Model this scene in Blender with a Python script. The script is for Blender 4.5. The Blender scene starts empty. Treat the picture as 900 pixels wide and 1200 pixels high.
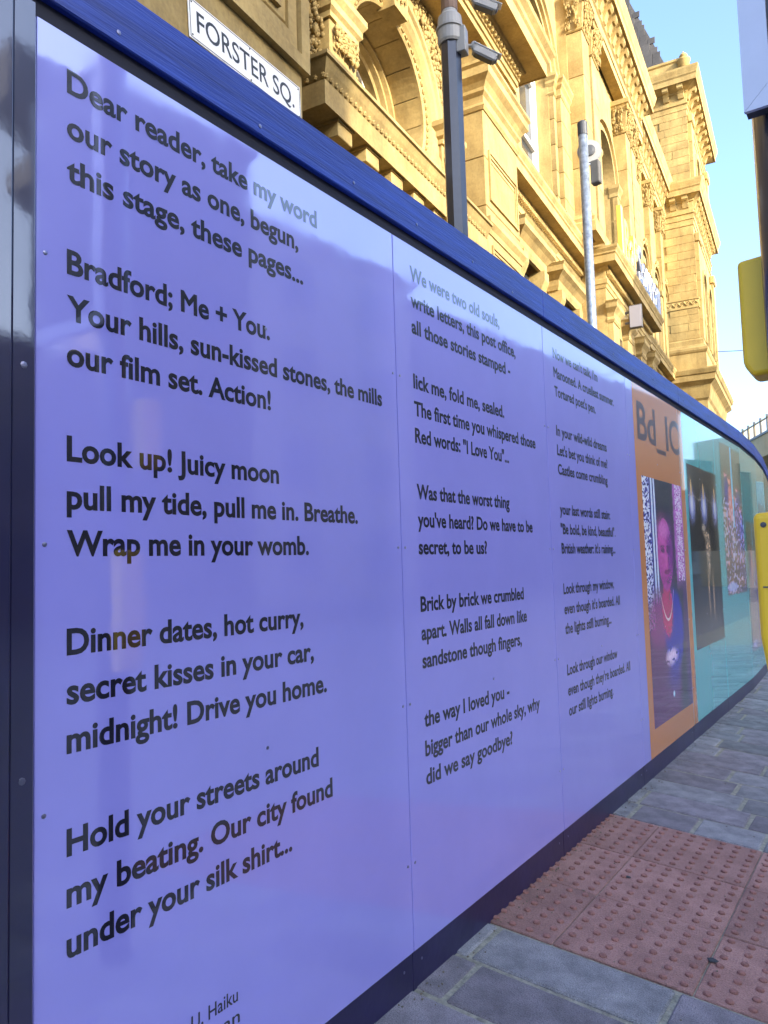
import bpy, bmesh, math, random
import numpy as np
from mathutils import Vector, Matrix
from mathutils.geometry import tessellate_polygon
random.seed(7); rng = np.random.RandomState(11)
scn = bpy.context.scene; col = scn.collection
R = math.radians
EZ = 1.265                      # camera height above the pavement edge at the hoarding
CAM = Vector((1.305, 0, EZ))
TH = R(5.6)                     # direction of the stone facade against the hoarding

# ------------------------------------------------------------------ camera
yaw, pitch, roll = R(34.234), R(4.127), R(-1.684)
fw = Vector((-math.sin(yaw)*math.cos(pitch), math.cos(yaw)*math.cos(pitch), math.sin(pitch)))
rt = Vector((math.cos(yaw), math.sin(yaw), 0)); up = rt.cross(fw)
r2 = math.cos(roll)*rt + math.sin(roll)*up; u2 = -math.sin(roll)*rt + math.cos(roll)*up
cd = bpy.data.cameras.new('camera'); cam = bpy.data.objects.new('camera', cd); col.objects.link(cam)
cam.matrix_world = Matrix(((r2.x, u2.x, -fw.x, CAM.x), (r2.y, u2.y, -fw.y, CAM.y), (r2.z, u2.z, -fw.z, CAM.z), (0, 0, 0, 1)))
cd.sensor_fit = 'HORIZONTAL'; cd.sensor_width = 36; cd.lens = 36*899.2/900; cd.clip_start = .05; cd.clip_end = 2000
scn.camera = cam

# ------------------------------------------------------------------ light
SUN_EL, SUN_AZ = R(20), R(104.4)      # azimuth clockwise from +Y
w = bpy.data.worlds.new('World'); scn.world = w; w.use_nodes = True
nt = w.node_tree; sky = nt.nodes.new('ShaderNodeTexSky'); sky.sky_type = 'NISHITA'; sky.sun_disc = False
sky.sun_elevation = SUN_EL; sky.sun_rotation = SUN_AZ; sky.air_density = .8; sky.dust_density = 3; sky.ozone_density = 3
nt.links.new(sky.outputs[0], nt.nodes['Background'].inputs[0]); nt.nodes['Background'].inputs[1].default_value = .15
sl = bpy.data.lights.new('sun', 'SUN'); sl.energy = 2.0; sl.angle = R(.5); sl.color = (1, .93, .78)
so = bpy.data.objects.new('sun', sl); col.objects.link(so)
sd = Vector((math.sin(SUN_AZ)*math.cos(SUN_EL), math.cos(SUN_AZ)*math.cos(SUN_EL), math.sin(SUN_EL)))
so.rotation_euler = sd.to_track_quat('Z', 'Y').to_euler(); so.location = (20, -10, 30)
vs = scn.view_settings; vs.view_transform = 'Standard'; vs.look = 'None'; vs.exposure = 2.4; vs.gamma = 1; vs.use_curve_mapping = False
scn.render.engine = 'CYCLES'

# ------------------------------------------------------------------ materials
MATS = {}
def mat(name, c, rough=.7, var=.0, scale=6, bump=0, bscale=60, metal=0, coat=0, cior=1.5, crough=.03, c2=None, spec=.5, grain=None, coords='Object', fine=0, stain=0, scuff=0):
    if name in MATS: return MATS[name]
    m = bpy.data.materials.new(name); m.use_nodes = True; t = m.node_tree; b = t.nodes['Principled BSDF']; L = t.links.new
    b.inputs['Base Color'].default_value = (*c, 1); b.inputs['Roughness'].default_value = rough; b.inputs['Metallic'].default_value = metal
    b.inputs['Coat Weight'].default_value = coat; b.inputs['Coat IOR'].default_value = cior; b.inputs['Coat Roughness'].default_value = crough
    b.inputs['Specular IOR Level'].default_value = spec
    tc = t.nodes.new('ShaderNodeTexCoord'); mp = t.nodes.new('ShaderNodeMapping'); L(tc.outputs[coords], mp.inputs[0])
    if grain: mp.inputs['Scale'].default_value = grain
    if var or c2:
        n = t.nodes.new('ShaderNodeTexNoise'); n.inputs['Scale'].default_value = scale; n.inputs['Detail'].default_value = 6; n.inputs['Roughness'].default_value = .62
        L(mp.outputs[0], n.inputs['Vector'])
        rp = t.nodes.new('ShaderNodeValToRGB'); L(n.outputs[0], rp.inputs[0])
        lo = tuple(x*(1-var) for x in c); hi = c2 or tuple(min(1, x*(1+var)) for x in c)
        rp.color_ramp.elements[0].position = .3; rp.color_ramp.elements[1].position = .72
        rp.color_ramp.elements[0].color = (*lo, 1); rp.color_ramp.elements[1].color = (*hi, 1)
        src = rp.outputs[0]
        if fine:
            n2 = t.nodes.new('ShaderNodeTexNoise'); n2.inputs['Scale'].default_value = bscale*1.7; n2.inputs['Detail'].default_value = 2; L(mp.outputs[0], n2.inputs['Vector'])
            mr = t.nodes.new('ShaderNodeMapRange'); mr.inputs[1].default_value = .3; mr.inputs[2].default_value = .7; mr.inputs[3].default_value = 1-fine; mr.inputs[4].default_value = 1+fine; L(n2.outputs[0], mr.inputs[0])
            oi = t.nodes.new('ShaderNodeObjectInfo'); mr2 = t.nodes.new('ShaderNodeMapRange'); mr2.inputs[3].default_value = 1-fine*.9; mr2.inputs[4].default_value = 1+fine*.9; L(oi.outputs['Random'], mr2.inputs[0])
            mu = t.nodes.new('ShaderNodeMath'); mu.operation = 'MULTIPLY'; L(mr.outputs[0], mu.inputs[0]); L(mr2.outputs[0], mu.inputs[1])
            vm = t.nodes.new('ShaderNodeVectorMath'); vm.operation = 'SCALE'; L(src, vm.inputs[0]); L(mu.outputs[0], vm.inputs['Scale']); src = vm.outputs[0]
        if stain:
            mp2 = t.nodes.new('ShaderNodeMapping'); mp2.inputs['Scale'].default_value = (1.3, 1.3, .3); L(tc.outputs[coords], mp2.inputs[0])
            ns = t.nodes.new('ShaderNodeTexNoise'); ns.inputs['Scale'].default_value = 1.7; ns.inputs['Detail'].default_value = 8; ns.inputs['Roughness'].default_value = .7; L(mp2.outputs[0], ns.inputs['Vector'])
            ms = t.nodes.new('ShaderNodeMapRange'); ms.inputs[1].default_value = .36; ms.inputs[2].default_value = .56; ms.inputs[3].default_value = 1-stain; ms.inputs[4].default_value = 1; L(ns.outputs[0], ms.inputs[0])
            v2 = t.nodes.new('ShaderNodeVectorMath'); v2.operation = 'SCALE'; L(src, v2.inputs[0]); L(ms.outputs[0], v2.inputs['Scale']); src = v2.outputs[0]
        L(src, b.inputs['Base Color'])
    if scuff:
        nr = t.nodes.new('ShaderNodeTexNoise'); nr.inputs['Scale'].default_value = 5; nr.inputs['Detail'].default_value = 9; nr.inputs['Roughness'].default_value = .75; L(mp.outputs[0], nr.inputs['Vector'])
        ms = t.nodes.new('ShaderNodeMapRange'); ms.inputs[1].default_value = .45; ms.inputs[2].default_value = .8; ms.inputs[3].default_value = crough; ms.inputs[4].default_value = crough+scuff; L(nr.outputs[0], ms.inputs[0]); L(ms.outputs[0], b.inputs['Coat Roughness'])
    if bump:
        nb = t.nodes.new('ShaderNodeTexNoise'); nb.inputs['Scale'].default_value = bscale; nb.inputs['Detail'].default_value = 4; L(mp.outputs[0], nb.inputs['Vector'])
        bp = t.nodes.new('ShaderNodeBump'); bp.inputs['Strength'].default_value = bump; bp.inputs['Distance'].default_value = .01
        L(nb.outputs[0], bp.inputs['Height']); L(bp.outputs[0], b.inputs['Normal'])
        if coat: L(bp.outputs[0], b.inputs['Coat Normal'])
    MATS[name] = m; return m
STONE = mat('sandstone', (.385, .255, .08), .85, .2, 1.6, .45, 14, c2=(.48, .345, .128), fine=.10, stain=.3)
CARVE = mat('carved_sandstone', (.37, .255, .085), .85, .25, 9, .3, 30, stain=.28)
SLATE = mat('roof_slate', (.055, .05, .045), .7, .3, 5, .3, 30, fine=.25)
GLASS = mat('window_glass', (.03, .035, .04), .05, spec=.8)
WHITE = mat('white_paint', (.78, .77, .74), .5, .05, 8)
LAV = mat('lavender_print', (.355, .335, .88), .25, .05, 1.4, .12, 2.2, coat=1, cior=2.8, crough=.03, scuff=.12)
INK = mat('navy_ink', (.005, .004, .016), .3, coat=1, cior=2.2, crough=.03)
SKIRT = mat('navy_skirting', (.014, .011, .06), .4, .25, 6, .1, 25, coat=.5, cior=1.4, crough=.15)
NAVY = mat('navy_board', (.012, .010, .05), .35, .15, 5, .03, 9, coat=1, cior=2.0, crough=.05)
BLACKISH = mat('dark_backing', (.008, .008, .02), .7)
RAIL = mat('blue_stained_timber', (.006, .03, .32), .5, .5, 3.2, .25, 22, c2=(.012, .062, .46), grain=(6, .45, 9), coat=.3, cior=1.5, crough=.28)
ORANGE = mat('orange_print', (.66, .25, .065), .25, .02, 3, coat=1, cior=1.5, crough=.03)
TEAL = mat('teal_print', (.13, .56, .58), .25, .02, 3, coat=1, cior=2.2, crough=.03)
BROWN = mat('brown_ink', (.10, .032, .02), .3, coat=1, cior=1.5, crough=.04)
PAVER = mat('grey_paver', (.21, .207, .215), .8, .35, 9, 1, 170, c2=(.33, .318, .315), fine=.32)
PAVER2 = mat('mauve_paver', (.21, .188, .20), .8, .35, 9, 1, 170, c2=(.32, .285, .30), fine=.32)
TACT = mat('red_tactile', (.29, .145, .115), .85, .3, 6, .9, 120, c2=(.38, .21, .17), fine=.2)
MORTAR = mat('pale_mortar', (.27, .26, .195), .95, .35, 40, 1, 90, c2=(.38, .36, .28))
GREYM = mat('grey_metal', (.5, .52, .55), .45, .15, 12, .1, 40, metal=.7)
GALV = mat('galvanised_steel', (.33, .37, .42), .45, .35, 25, .1, 60, metal=.75, c2=(.55, .6, .66))
POSTM = mat('dark_blue_paint', (.016, .02, .035), .3, .2, 15, coat=.6, cior=1.5, crough=.1)
LGREY = mat('light_grey_plastic', (.30, .285, .26), .45, .06, 9)
DGREY = mat('dark_grey_plastic', (.06, .06, .065), .5)
YEL = mat('yellow_plastic', (.88, .52, .015), .42, .06, 4, .05, 200)
ASPH = mat('pale_road_setts', (.18, .175, .17), .9, .2, 30, .6, 120)
KERB = mat('kerb_stone', (.22, .21, .19), .85, .2, 12, .5, 80)
SCREW = mat('screw_steel', (.25, .25, .35), .35, metal=.9)
GOLD = mat('gold_letter', (.62, .40, .07), .35, .1, 8)
SILV = mat('silver_letter', (.24, .25, .30), .3, .1, 8, metal=.3)
BRICK = mat('opposite_stone', (.11, .10, .09), .9, .2, 1.5, .3, 10)
DULL = mat('dull_glass', (.07, .075, .09), .6, spec=.15)
HALF = mat('curtained_glass', (.16, .16, .17), .6, .3, .7, spec=.2)
DARKB = mat('opposite_dark_stone', (.13, .11, .09), .9, .2, 1.5, .3, 10)
CONC = mat('opposite_concrete', (.30, .285, .26), .85, .15, 1.5, .3, 10)
SIGNW = mat('sign_white', (.80, .77, .70), .4, .05, 12)
SIGNB = mat('sign_black', (.02, .02, .022), .5)
RWHITE = mat('reflective_white', (.62, .62, .72), .35, .05, 8)

# ------------------------------------------------------------------ helpers
class MB:
    def __init__(s): s.v = []; s.f = []
    def add(s, vs, fs):
        k = len(s.v); s.v += [tuple(a) for a in vs]; s.f += [tuple(i+k for i in f) for f in fs]; return s
    def box(s, x0, x1, y0, y1, z0, z1):
        if x0 > x1: x0, x1 = x1, x0
        return s.add([(x0,y0,z0),(x1,y0,z0),(x1,y1,z0),(x0,y1,z0),(x0,y0,z1),(x1,y0,z1),(x1,y1,z1),(x0,y1,z1)],
              [(0,3,2,1),(4,5,6,7),(0,1,5,4),(1,2,6,5),(2,3,7,6),(3,0,4,7)])
    def cbox(s, x0, x1, y0, y1, z0, z1, c=.01):
        if x0 > x1: x0, x1 = x1, x0
        X, Y, Z = (x0,x1), (y0,y1), (z0,z1); vs = []; idx = {}
        for a in (0,1):
            for b in (0,1):
                for e in (0,1):
                    for k in range(3):
                        p = [X[a], Y[b], Z[e]]
                        for q, sg in ((0,a),(1,b),(2,e)):
                            if q != k: p[q] += c*(1-2*sg)
                        idx[a,b,e,k] = len(vs); vs.append(p)
        fs = []
        for k in range(3):
            o = [q for q in range(3) if q != k]
            for sg in (0,1):
                ring = []
                for (i, j) in ((0,0),(1,0),(1,1),(0,1)):
                    t = [0,0,0]; t[k] = sg; t[o[0]] = i; t[o[1]] = j; ring.append(idx[t[0],t[1],t[2],k])
                fs.append(ring if (sg == 1) == (k != 1) else ring[::-1])
        for k in range(3):
            o = [q for q in range(3) if q != k]
            for i in (0,1):
                for j in (0,1):
                    t0 = [0,0,0]; t1 = [0,0,0]; t0[o[0]] = t1[o[0]] = i; t0[o[1]] = t1[o[1]] = j; t1[k] = 1
                    fs.append([idx[(*t0,o[0])], idx[(*t1,o[0])], idx[(*t1,o[1])], idx[(*t0,o[1])]])
        for a in (0,1):
            for b in (0,1):
                for e in (0,1): fs.append([idx[a,b,e,0], idx[a,b,e,1], idx[a,b,e,2]])
        return s.add(vs, fs)
    def sweep(s, path, prof):
        n = len(path); rings = []
        for i, p in enumerate(path):
            ds = []
            if i > 0: ds.append((Vector(p)-Vector(path[i-1])).normalized())
            if i < n-1: ds.append((Vector(path[i+1])-Vector(p)).normalized())
            ns = [Vector((d.y, -d.x)) for d in ds]
            m = ns[0] if len(ns) == 1 else (ns[0]+ns[1])/(1+ns[0].dot(ns[1]))
            rings.append([(p[0]+m.x*o, p[1]+m.y*o, z) for o, z in prof])
        k = len(prof); vs = [v for r in rings for v in r]; fs = []
        for i in range(n-1):
            for j in range(k): fs.append((i*k+j, i*k+(j+1) % k, (i+1)*k+(j+1) % k, (i+1)*k+j))
        fs.append(tuple(range(k))); fs.append(tuple(range((n-1)*k, n*k))[::-1])
        return s.add(vs, fs)
    def poly(s, pts, ax, a, b):       # extrude 2-D outline along axis ax between a and b
        k = len(pts)
        def P(p, t):
            q = list(p); q.insert(ax, t); return q
        return s.add([P(p, a) for p in pts]+[P(p, b) for p in pts], [tuple(range(k))[::-1], tuple(range(k, 2*k))]+[(j, (j+1) % k, k+(j+1) % k, k+j) for j in range(k)])
    def tube(s, p0, p1, r0, r1=None, n=10, caps=True):
        r1 = r0 if r1 is None else r1; p0, p1 = Vector(p0), Vector(p1); d = (p1-p0).normalized()
        a = d.orthogonal().normalized(); b = d.cross(a); vs = []
        for p, r in ((p0, r0), (p1, r1)):
            for i in range(n): vs.append(p+(a*math.cos(2*math.pi*i/n)+b*math.sin(2*math.pi*i/n))*r)
        fs = [(i, (i+1) % n, n+(i+1) % n, n+i) for i in range(n)]
        if caps: fs += [tuple(range(n))[::-1], tuple(range(n, 2*n))]
        return s.add(vs, fs)
    def lathe(s, c, prof, n=12, axis=(0,0,1)):
        d = Vector(axis).normalized(); a = d.orthogonal().normalized(); b = d.cross(a); c = Vector(c); vs = []; k = len(prof)
        for r, h in prof:
            for i in range(n): vs.append(c+d*h+(a*math.cos(2*math.pi*i/n)+b*math.sin(2*math.pi*i/n))*max(r, 1e-4))
        fs = [(j*n+i, j*n+(i+1) % n, (j+1)*n+(i+1) % n, (j+1)*n+i) for j in range(k-1) for i in range(n)]
        fs += [tuple(range(n))[::-1], tuple(range((k-1)*n, k*n))]
        return s.add(vs, fs)
    def ring(s, cs, cz, P, prof, a0=0, a1=360, n=48):   # moulding bent round an arc on the facade, prof = (radius, how far proud)
        k = len(prof); vs = []; full = abs(a1-a0) >= 359.9; m = n if full else n+1
        for i in range(m):
            a = R(a0+(a1-a0)*i/n)
            for r, o in prof: vs.append((-P+o, cs+r*math.cos(a), cz+r*math.sin(a)))
        fs = []
        for i in range(n):
            j2 = (i+1) % m
            for j in range(k): fs.append((i*k+j, i*k+(j+1) % k, j2*k+(j+1) % k, j2*k+j))
        if not full: fs += [tuple(range(k)), tuple(range((m-1)*k, m*k))[::-1]]
        return s.add(vs, fs)
    def blob(s, c, r, sq=(1,1,1), n=6):
        vs = []; fs = []; m = 4
        for j in range(m+1):
            ph = -math.pi/2+math.pi*j/m
            for i in range(n):
                a = 2*math.pi*i/n+j*.4; vs.append((c[0]+r*sq[0]*math.cos(ph)*math.cos(a), c[1]+r*sq[1]*math.cos(ph)*math.sin(a), c[2]+r*sq[2]*math.sin(ph)))
        for j in range(m):
            for i in range(n): fs.append((j*n+i, j*n+(i+1) % n, (j+1)*n+(i+1) % n, (j+1)*n+i))
        return s.add(vs, fs)
    def mesh(s, name, m):
        me = bpy.data.meshes.new(name); me.from_pydata(s.v, [], s.f); me.materials.append(m)
        bm = bmesh.new(); bm.from_mesh(me); bmesh.ops.recalc_face_normals(bm, faces=bm.faces); bm.to_mesh(me); bm.free()
        return me
    def build(s, name, m, parent=None, smooth=False, **k):
        me = s.mesh(name, m)
        if smooth:
            for p in me.polygons: p.use_smooth = True
        return put(name, me, parent, **k)
def put(name, me, parent=None, loc=None, rot=None, scale=None, **k):
    o = bpy.data.objects.new(name, me); col.objects.link(o)
    if parent: o.parent = parent
    if loc is not None: o.location = loc
    if rot is not None: o.rotation_euler = rot
    if scale is not None: o.scale = scale
    for a, b in k.items(): o[{'cat': 'category'}.get(a, a)] = b
    return o
def empty(name, loc=(0,0,0), rz=0, **k): return put(name, None, None, loc, (0,0,rz), **k)
def rounded(me, w=.01, seg=2):
    bm = bmesh.new(); bm.from_mesh(me); bmesh.ops.bevel(bm, geom=bm.edges[:]+bm.verts[:], offset=w, segments=seg, affect='EDGES', profile=.5); bm.to_mesh(me); bm.free()
    for p in me.polygons: p.use_smooth = False
    return me
def wallhole(s, P, rect, hole, depth=0):     # facade wall sheet at depth P with a hole, and the reveal behind it
    s0, s1, z0, z1 = rect; outer = [(s0,z0),(s1,z0),(s1,z1),(s0,z1)]
    tri = tessellate_polygon([[Vector((a, b, 0)) for a, b in outer], [Vector((a, b, 0)) for a, b in hole]])
    pts = outer+hole; s.add([(-P, a, b) for a, b in pts], tri)
    if depth:
        k = len(hole); s.add([(-P, a, b) for a, b in hole]+[(-P-depth, a, b) for a, b in hole], [(i, (i+1) % k, k+(i+1) % k, k+i) for i in range(k)])
    return s
def arch_outline(s0, s1, z0, zs, n=24):
    c = (s0+s1)/2; r = (s1-s0)/2
    return [(s0,z0),(s1,z0)]+[(c+r*math.cos(math.pi*i/n), zs+r*math.sin(math.pi*i/n)) for i in range(n+1)]
def text_mesh(name, body, size, width=None, bold=.0, flat=.004, extrude=0, spacing=1.0):
    c = bpy.data.curves.new('t', 'FONT'); c.body = body; c.size = size; c.resolution_u = 4; c.space_character = spacing
    c.bevel_depth = bold; c.bevel_resolution = 0; c.extrude = extrude
    o = bpy.data.objects.new('t', c); col.objects.link(o)
    dg = bpy.context.evaluated_depsgraph_get(); me = bpy.data.meshes.new_from_object(o.evaluated_get(dg)); bpy.data.objects.remove(o); bpy.data.curves.remove(c)
    me.name = name; me.materials.clear(); co = np.empty(len(me.vertices)*3); me.vertices.foreach_get('co', co); co = co.reshape(-1, 3)
    x0, x1 = co[:,0].min(), co[:,0].max(); co[:,0] -= x0
    if width: co[:,0] *= width/(x1-x0)
    if not extrude: co[:,2] *= flat
    me.vertices.foreach_set('co', co.ravel()); me.polygons.foreach_set('use_smooth', np.zeros(len(me.polygons), dtype=bool)); me.update(); return me

# ------------------------------------------------------------------ ground, pavement, road
SL = .09                                   # the pavement falls away from the hoarding towards the dropped kerb
gr = MB(); gr.add([(-400,-400,-.36),(400,-400,-.36),(400,600,-.36),(-400,600,-.36)], [(0,1,2,3)]); gr.build('ground', mat('site_ground', (.16, .14, .11), .95, .3, .5), kind='structure')
rd = MB(); rd.add([(2.25,-60,-.30),(11.5,-60,-.30),(11.5,150,-.30),(2.25,150,-.30)], [(0,1,2,3)]); rd.build('road', ASPH, kind='structure')
tilt = math.atan(SL)
pv = MB(); pv.box(-.35, 2.05, -6, 26, -.12, -.006)
pave = pv.build('pavement', MORTAR, rot=(0, tilt, 0), kind='structure')
T0, T1 = 2.52, 3.87                        # tactile band
bl = MB(); g = 7; sz = .448
bl.cbox(-sz/2, sz/2, -sz/2, sz/2, -.05, 0, .003)
for i in range(g):
    for j in range(g):
        bl.lathe((-sz/2+(i+.5)*sz/g, -sz/2+(j+.5)*sz/g, -.001), [(.0132,0),(.0128,.0045),(.0108,.0074),(.007,.0088),(.002,.009)], 10)
tm = bl.mesh('tactile_slab', TACT)
tm.materials.append(mat('shaded_dirty_blister', (.27, .12, .095), .8, .35, 30, .8, 120))  # darker red paints the shade on the blister sides, with some dirt, into the domes
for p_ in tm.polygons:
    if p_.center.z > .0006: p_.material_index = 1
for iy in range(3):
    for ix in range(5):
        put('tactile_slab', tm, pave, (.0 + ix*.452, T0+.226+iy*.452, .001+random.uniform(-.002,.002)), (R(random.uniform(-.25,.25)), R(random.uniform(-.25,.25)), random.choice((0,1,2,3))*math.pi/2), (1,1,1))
def paver_mesh(L, Wd, m):
    b = MB(); b.cbox(-L/2, L/2, -Wd/2, Wd/2, -.05, 0, .006); return b.mesh('paving_slab', m)
LEN = (.30, .36, .45, .52, .60); PM = {(l, k): paver_mesh(l-.018, .232, (PAVER, PAVER2)[k]) for l in LEN for k in (0,1)}
def paver_row(y, ph):
    x = -.25+ph
    while x < 1.95:
        l = random.choice(LEN)
        put('paving_slab', PM[l, int(random.random() < .3)], pave, (x+l/2, y, random.uniform(-.003,.003)), (R(random.uniform(-.4,.4)), R(random.uniform(-.4,.4)), R(random.uniform(-.5,.5))))
        x += l
y = T0-.128
while y > .9: paver_row(y, random.uniform(-.3,.0)); y -= .25
y = T1+.134
while y < 13: paver_row(y, random.uniform(-.3,.0)); y += .25
for gx, gy, gr_ in ((.685,2.76,.017),(.275,3.20,.012),(1.02,3.05,.011)):
    b = MB(); n_ = 14; b.lathe((0,0,0), [(gr_*1.0,0),(gr_*.9,.0015),(gr_*.3,.002)], n_)
    b.v = [(x*(1+.18*math.sin(7*math.atan2(y_, x)+gx*9)), y_*(.8+.1*math.cos(3*math.atan2(y_, x))), z) for x, y_, z in b.v]
    b.build('gum_spot', mat('old_gum', (.03,.032,.035), .8), loc=(gx, gy, -SL*gx+.0045), rot=(0,tilt,0), label={.685:'large dark gum spot trodden onto the red tactile paving', .275:'small dark gum spot near the hoarding on red tactile paving', 1.02:'dark gum spot on the tactile slab at the right edge'}[gx], cat='gum', group='gum spots')
b = MB(); q = random.Random(21)
for i in range(420):
    gx = abs(q.gauss(0, .03)) + .002 if i < 300 else q.uniform(.0, 1.2); gy = q.uniform(1.5, 7.5); rr = q.uniform(.0012, .0042)
    b.blob((gx, gy, -SL*gx+.002), rr, (1, q.uniform(.6,1.6), .6), 5)
b.build('grit', mat('loose_grit', (.16,.13,.09), .9, .5, 60), label='fine grit and crumbs of dirt along the foot of the hoarding', kind='stuff', cat='grit')
kb = MB(); kb.cbox(-.06, .06, -.45, .45, -.2, 0, .015); km = kb.mesh('kerb_stone', KERB)
kr = empty('kerb', (2.13,0,0), kind='structure')
for i in range(20): put('kerb_stone', km, kr, (0, -2+i*.91, -.19))

# ------------------------------------------------------------------ hoarding
ho = empty('hoarding', (0,0,0), label='long glossy hoarding printed with a poem in lavender panels beside the pavement', cat='hoarding')
PW = 1.22; Y0 = .79; ZT, ZB = 1.068+EZ, -1.155+EZ
SCR = MB().lathe((0,0,0), [(.0045,0),(.0045,.0012),(.002,.0018)], 8, (1,0,0)).mesh('screw', SCREW)
BEND = Y0+6*PW; BANG = [R(a) for a in (2.2, 4.2, 5.6, 6.4, 7.0)]
def hp(i):                                 # frame of panel i: origin at its near lower edge
    if i < 6: return Vector((0, Y0+i*PW, 0)), 0
    o = Vector((0, BEND, 0))
    for k in range(i-6): o += Vector((-math.sin(BANG[k])*PW, math.cos(BANG[k])*PW, 0))
    return o, BANG[i-6]
panels = []
bk = MB(); 
for i in range(11):
    o, a = hp(i)
    b = MB(); b.cbox(-.010, 0, .0018, PW-.0018, ZB, ZT, .0012)
    m = LAV if i < 3 else TEAL if i < 9 else ORANGE
    if i == 3: m = LAV
    P = b.build('panel', m, ho, loc=o, rot=(0,0,a)); panels.append(P)
    P['label'] = ('lavender panel with the first column of the poem', 'lavender panel with the middle column of the poem', 'lavender panel with the last column of the poem', 'panel with orange print and a portrait photograph', 'teal panel with a dark candlelit stage photograph', 'teal panel with a photograph of performers')[i] if i < 6 else 'teal or orange panel at the far bend of the hoarding'
    pl = MB(); pl.cbox(-.03, -.006, .001, PW-.001, ZB-.13-.03, ZB+.02, .001); pl.build('skirting_board', SKIRT, ho, loc=o, rot=(0,0,a))
    bb = MB(); bb.box(-.034, -.0105, .0, PW, ZB+.021, ZT+.06); bb.build('backing_board', BLACKISH, ho, loc=o, rot=(0,0,a))
    for z in (.609, .06, -.425, -.9):
        for yy in (.02, PW-.02):
            put('screw', SCR, P, (.0002, yy, z+EZ))
    put('screw', SCR, P, (.0002, .6, -.425+EZ)); put('screw', SCR, P, (.0002, .62, .61+EZ))
    for yy in (.05, PW-.05): put('screw', SCR, P, (-.0055, yy, ZB-.04))
# top rail boards, joints every second panel with a few knots and screws
rl = [(.35, Y0+2*PW+.012), (Y0+2*PW+.012, Y0+4*PW+.05), (Y0+4*PW+.05, BEND)]
for a0, a1 in rl:
    b = MB(); b.cbox(-.05, .006, a0+.001, a1-.001, 1.112+EZ, 1.239+EZ, .003)
    o = b.build('top_rail', RAIL, ho)
    for k in range(int((a1-a0)/.4)): put('screw', SCR, o, (.0062, a0+.2+k*.4+random.uniform(-.05,.05), 1.15+EZ+random.uniform(-.02,.03)), scale=(1,1.2,1.2))
for k in range(6, 11):
    o, a = hp(k); b = MB(); b.cbox(-.05, .006, .0005, PW-.0005, 1.112+EZ, 1.239+EZ, .002); b.build('top_rail', RAIL, ho, loc=o, rot=(0,0,a))
# corner trim and the board round the corner
b = MB(); b.cbox(-.03, .006, .742, .7885, -.03, 1.09+EZ, .003); tr = b.build('corner_trim', NAVY, ho)
for z in (.384, -.353): put('screw', SCR, tr, (.0062, .765, z+EZ), scale=(1,1.5,1.5))
b = MB(); b.cbox(-.03, .012, .35, .7405, -.03, 1.09+EZ, .003); b.build('end_board', NAVY, ho)

LINES = [("Dear reader, take my word",.771),("our story as one, begun,",.689),("this stage, these pages...",.706),("Bradford; Me + You.",.570),("Your hills, sun-kissed stones, the mills",1.069),("our film set. Action!",.569),("Look up! Juicy moon",.594),("pull my tide, pull me in. Breathe.",.927),("Wrap me in your womb.",.705),("Dinner dates, hot curry,",.677),("secret kisses in your car,",.716),("midnight! Drive you home.",.767),("Hold your streets around",.726),("my beating. Our city found",.781),("under your silk shirt...",.616),
("We were two old souls,",.674),("write letters, this post office,",.818),("all those stories stamped -",.759),("lick me, fold me, sealed.",.685),("The first time you whispered those",.988),("Red words: \"I Love You\"...",.713),("Was that the worst thing",.700),("you've heard? Do we have to be",.918),("secret, to be us?",.487),("Brick by brick we crumbled",.800),("apart. Walls all fall down like",.822),("sandstone though fingers,",.762),("the way I loved you -",.629),("bigger than our whole sky, why",.915),("did we say goodbye?",.641),
("Now we can't talk, I'm",.620),("Marooned. A cruellest summer.",.877),("Tortured poet's pen.",.565),("In your wild-wild dreams",.715),("Let's bet you think of me?",.715),("Castles come crumbling",.703),("your last words still stain:",.717),("\"Be bold, be kind, beautiful\".",.790),("British weather: it's raining...",.774),("Look through my window,",.721),("even though it's boarded. All",.810),("the lights still burning...",.651),("Look through our window",.721),("even though they're boarded. All",.933),("our still lights burning.",.623)]
ZL = [.950-.0885*r-.1815*q-.0 for q in range(5) for r in range(0)] or [z for q in range(5) for z in (.949-.3645*q, .858-.3645*q, .769-.3645*q)]
RZ = (math.pi/2, 0, math.pi/2)             # text lies in the panel plane, reading along +y
for n, (body, wd) in enumerate(LINES):
    c = n//15; me = text_mesh('text_line', body, .0675, wd, .0019); me.materials.append(INK)
    put('text_line', me, panels[c], (.0006, (.855, 2.110, 3.346)[c]-(Y0+c*PW), ZL[n % 15]+EZ), RZ)
for body, wd, yy, z in (("U, Haiku", .135, 1.144, -.957), ("an", .05, 1.234, -1.004)):
    me = text_mesh('text_line', body, .042, wd, .0004); me.materials.append(INK); put('text_line', me, panels[0], (.0006, yy-Y0, z+EZ), RZ)
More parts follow.
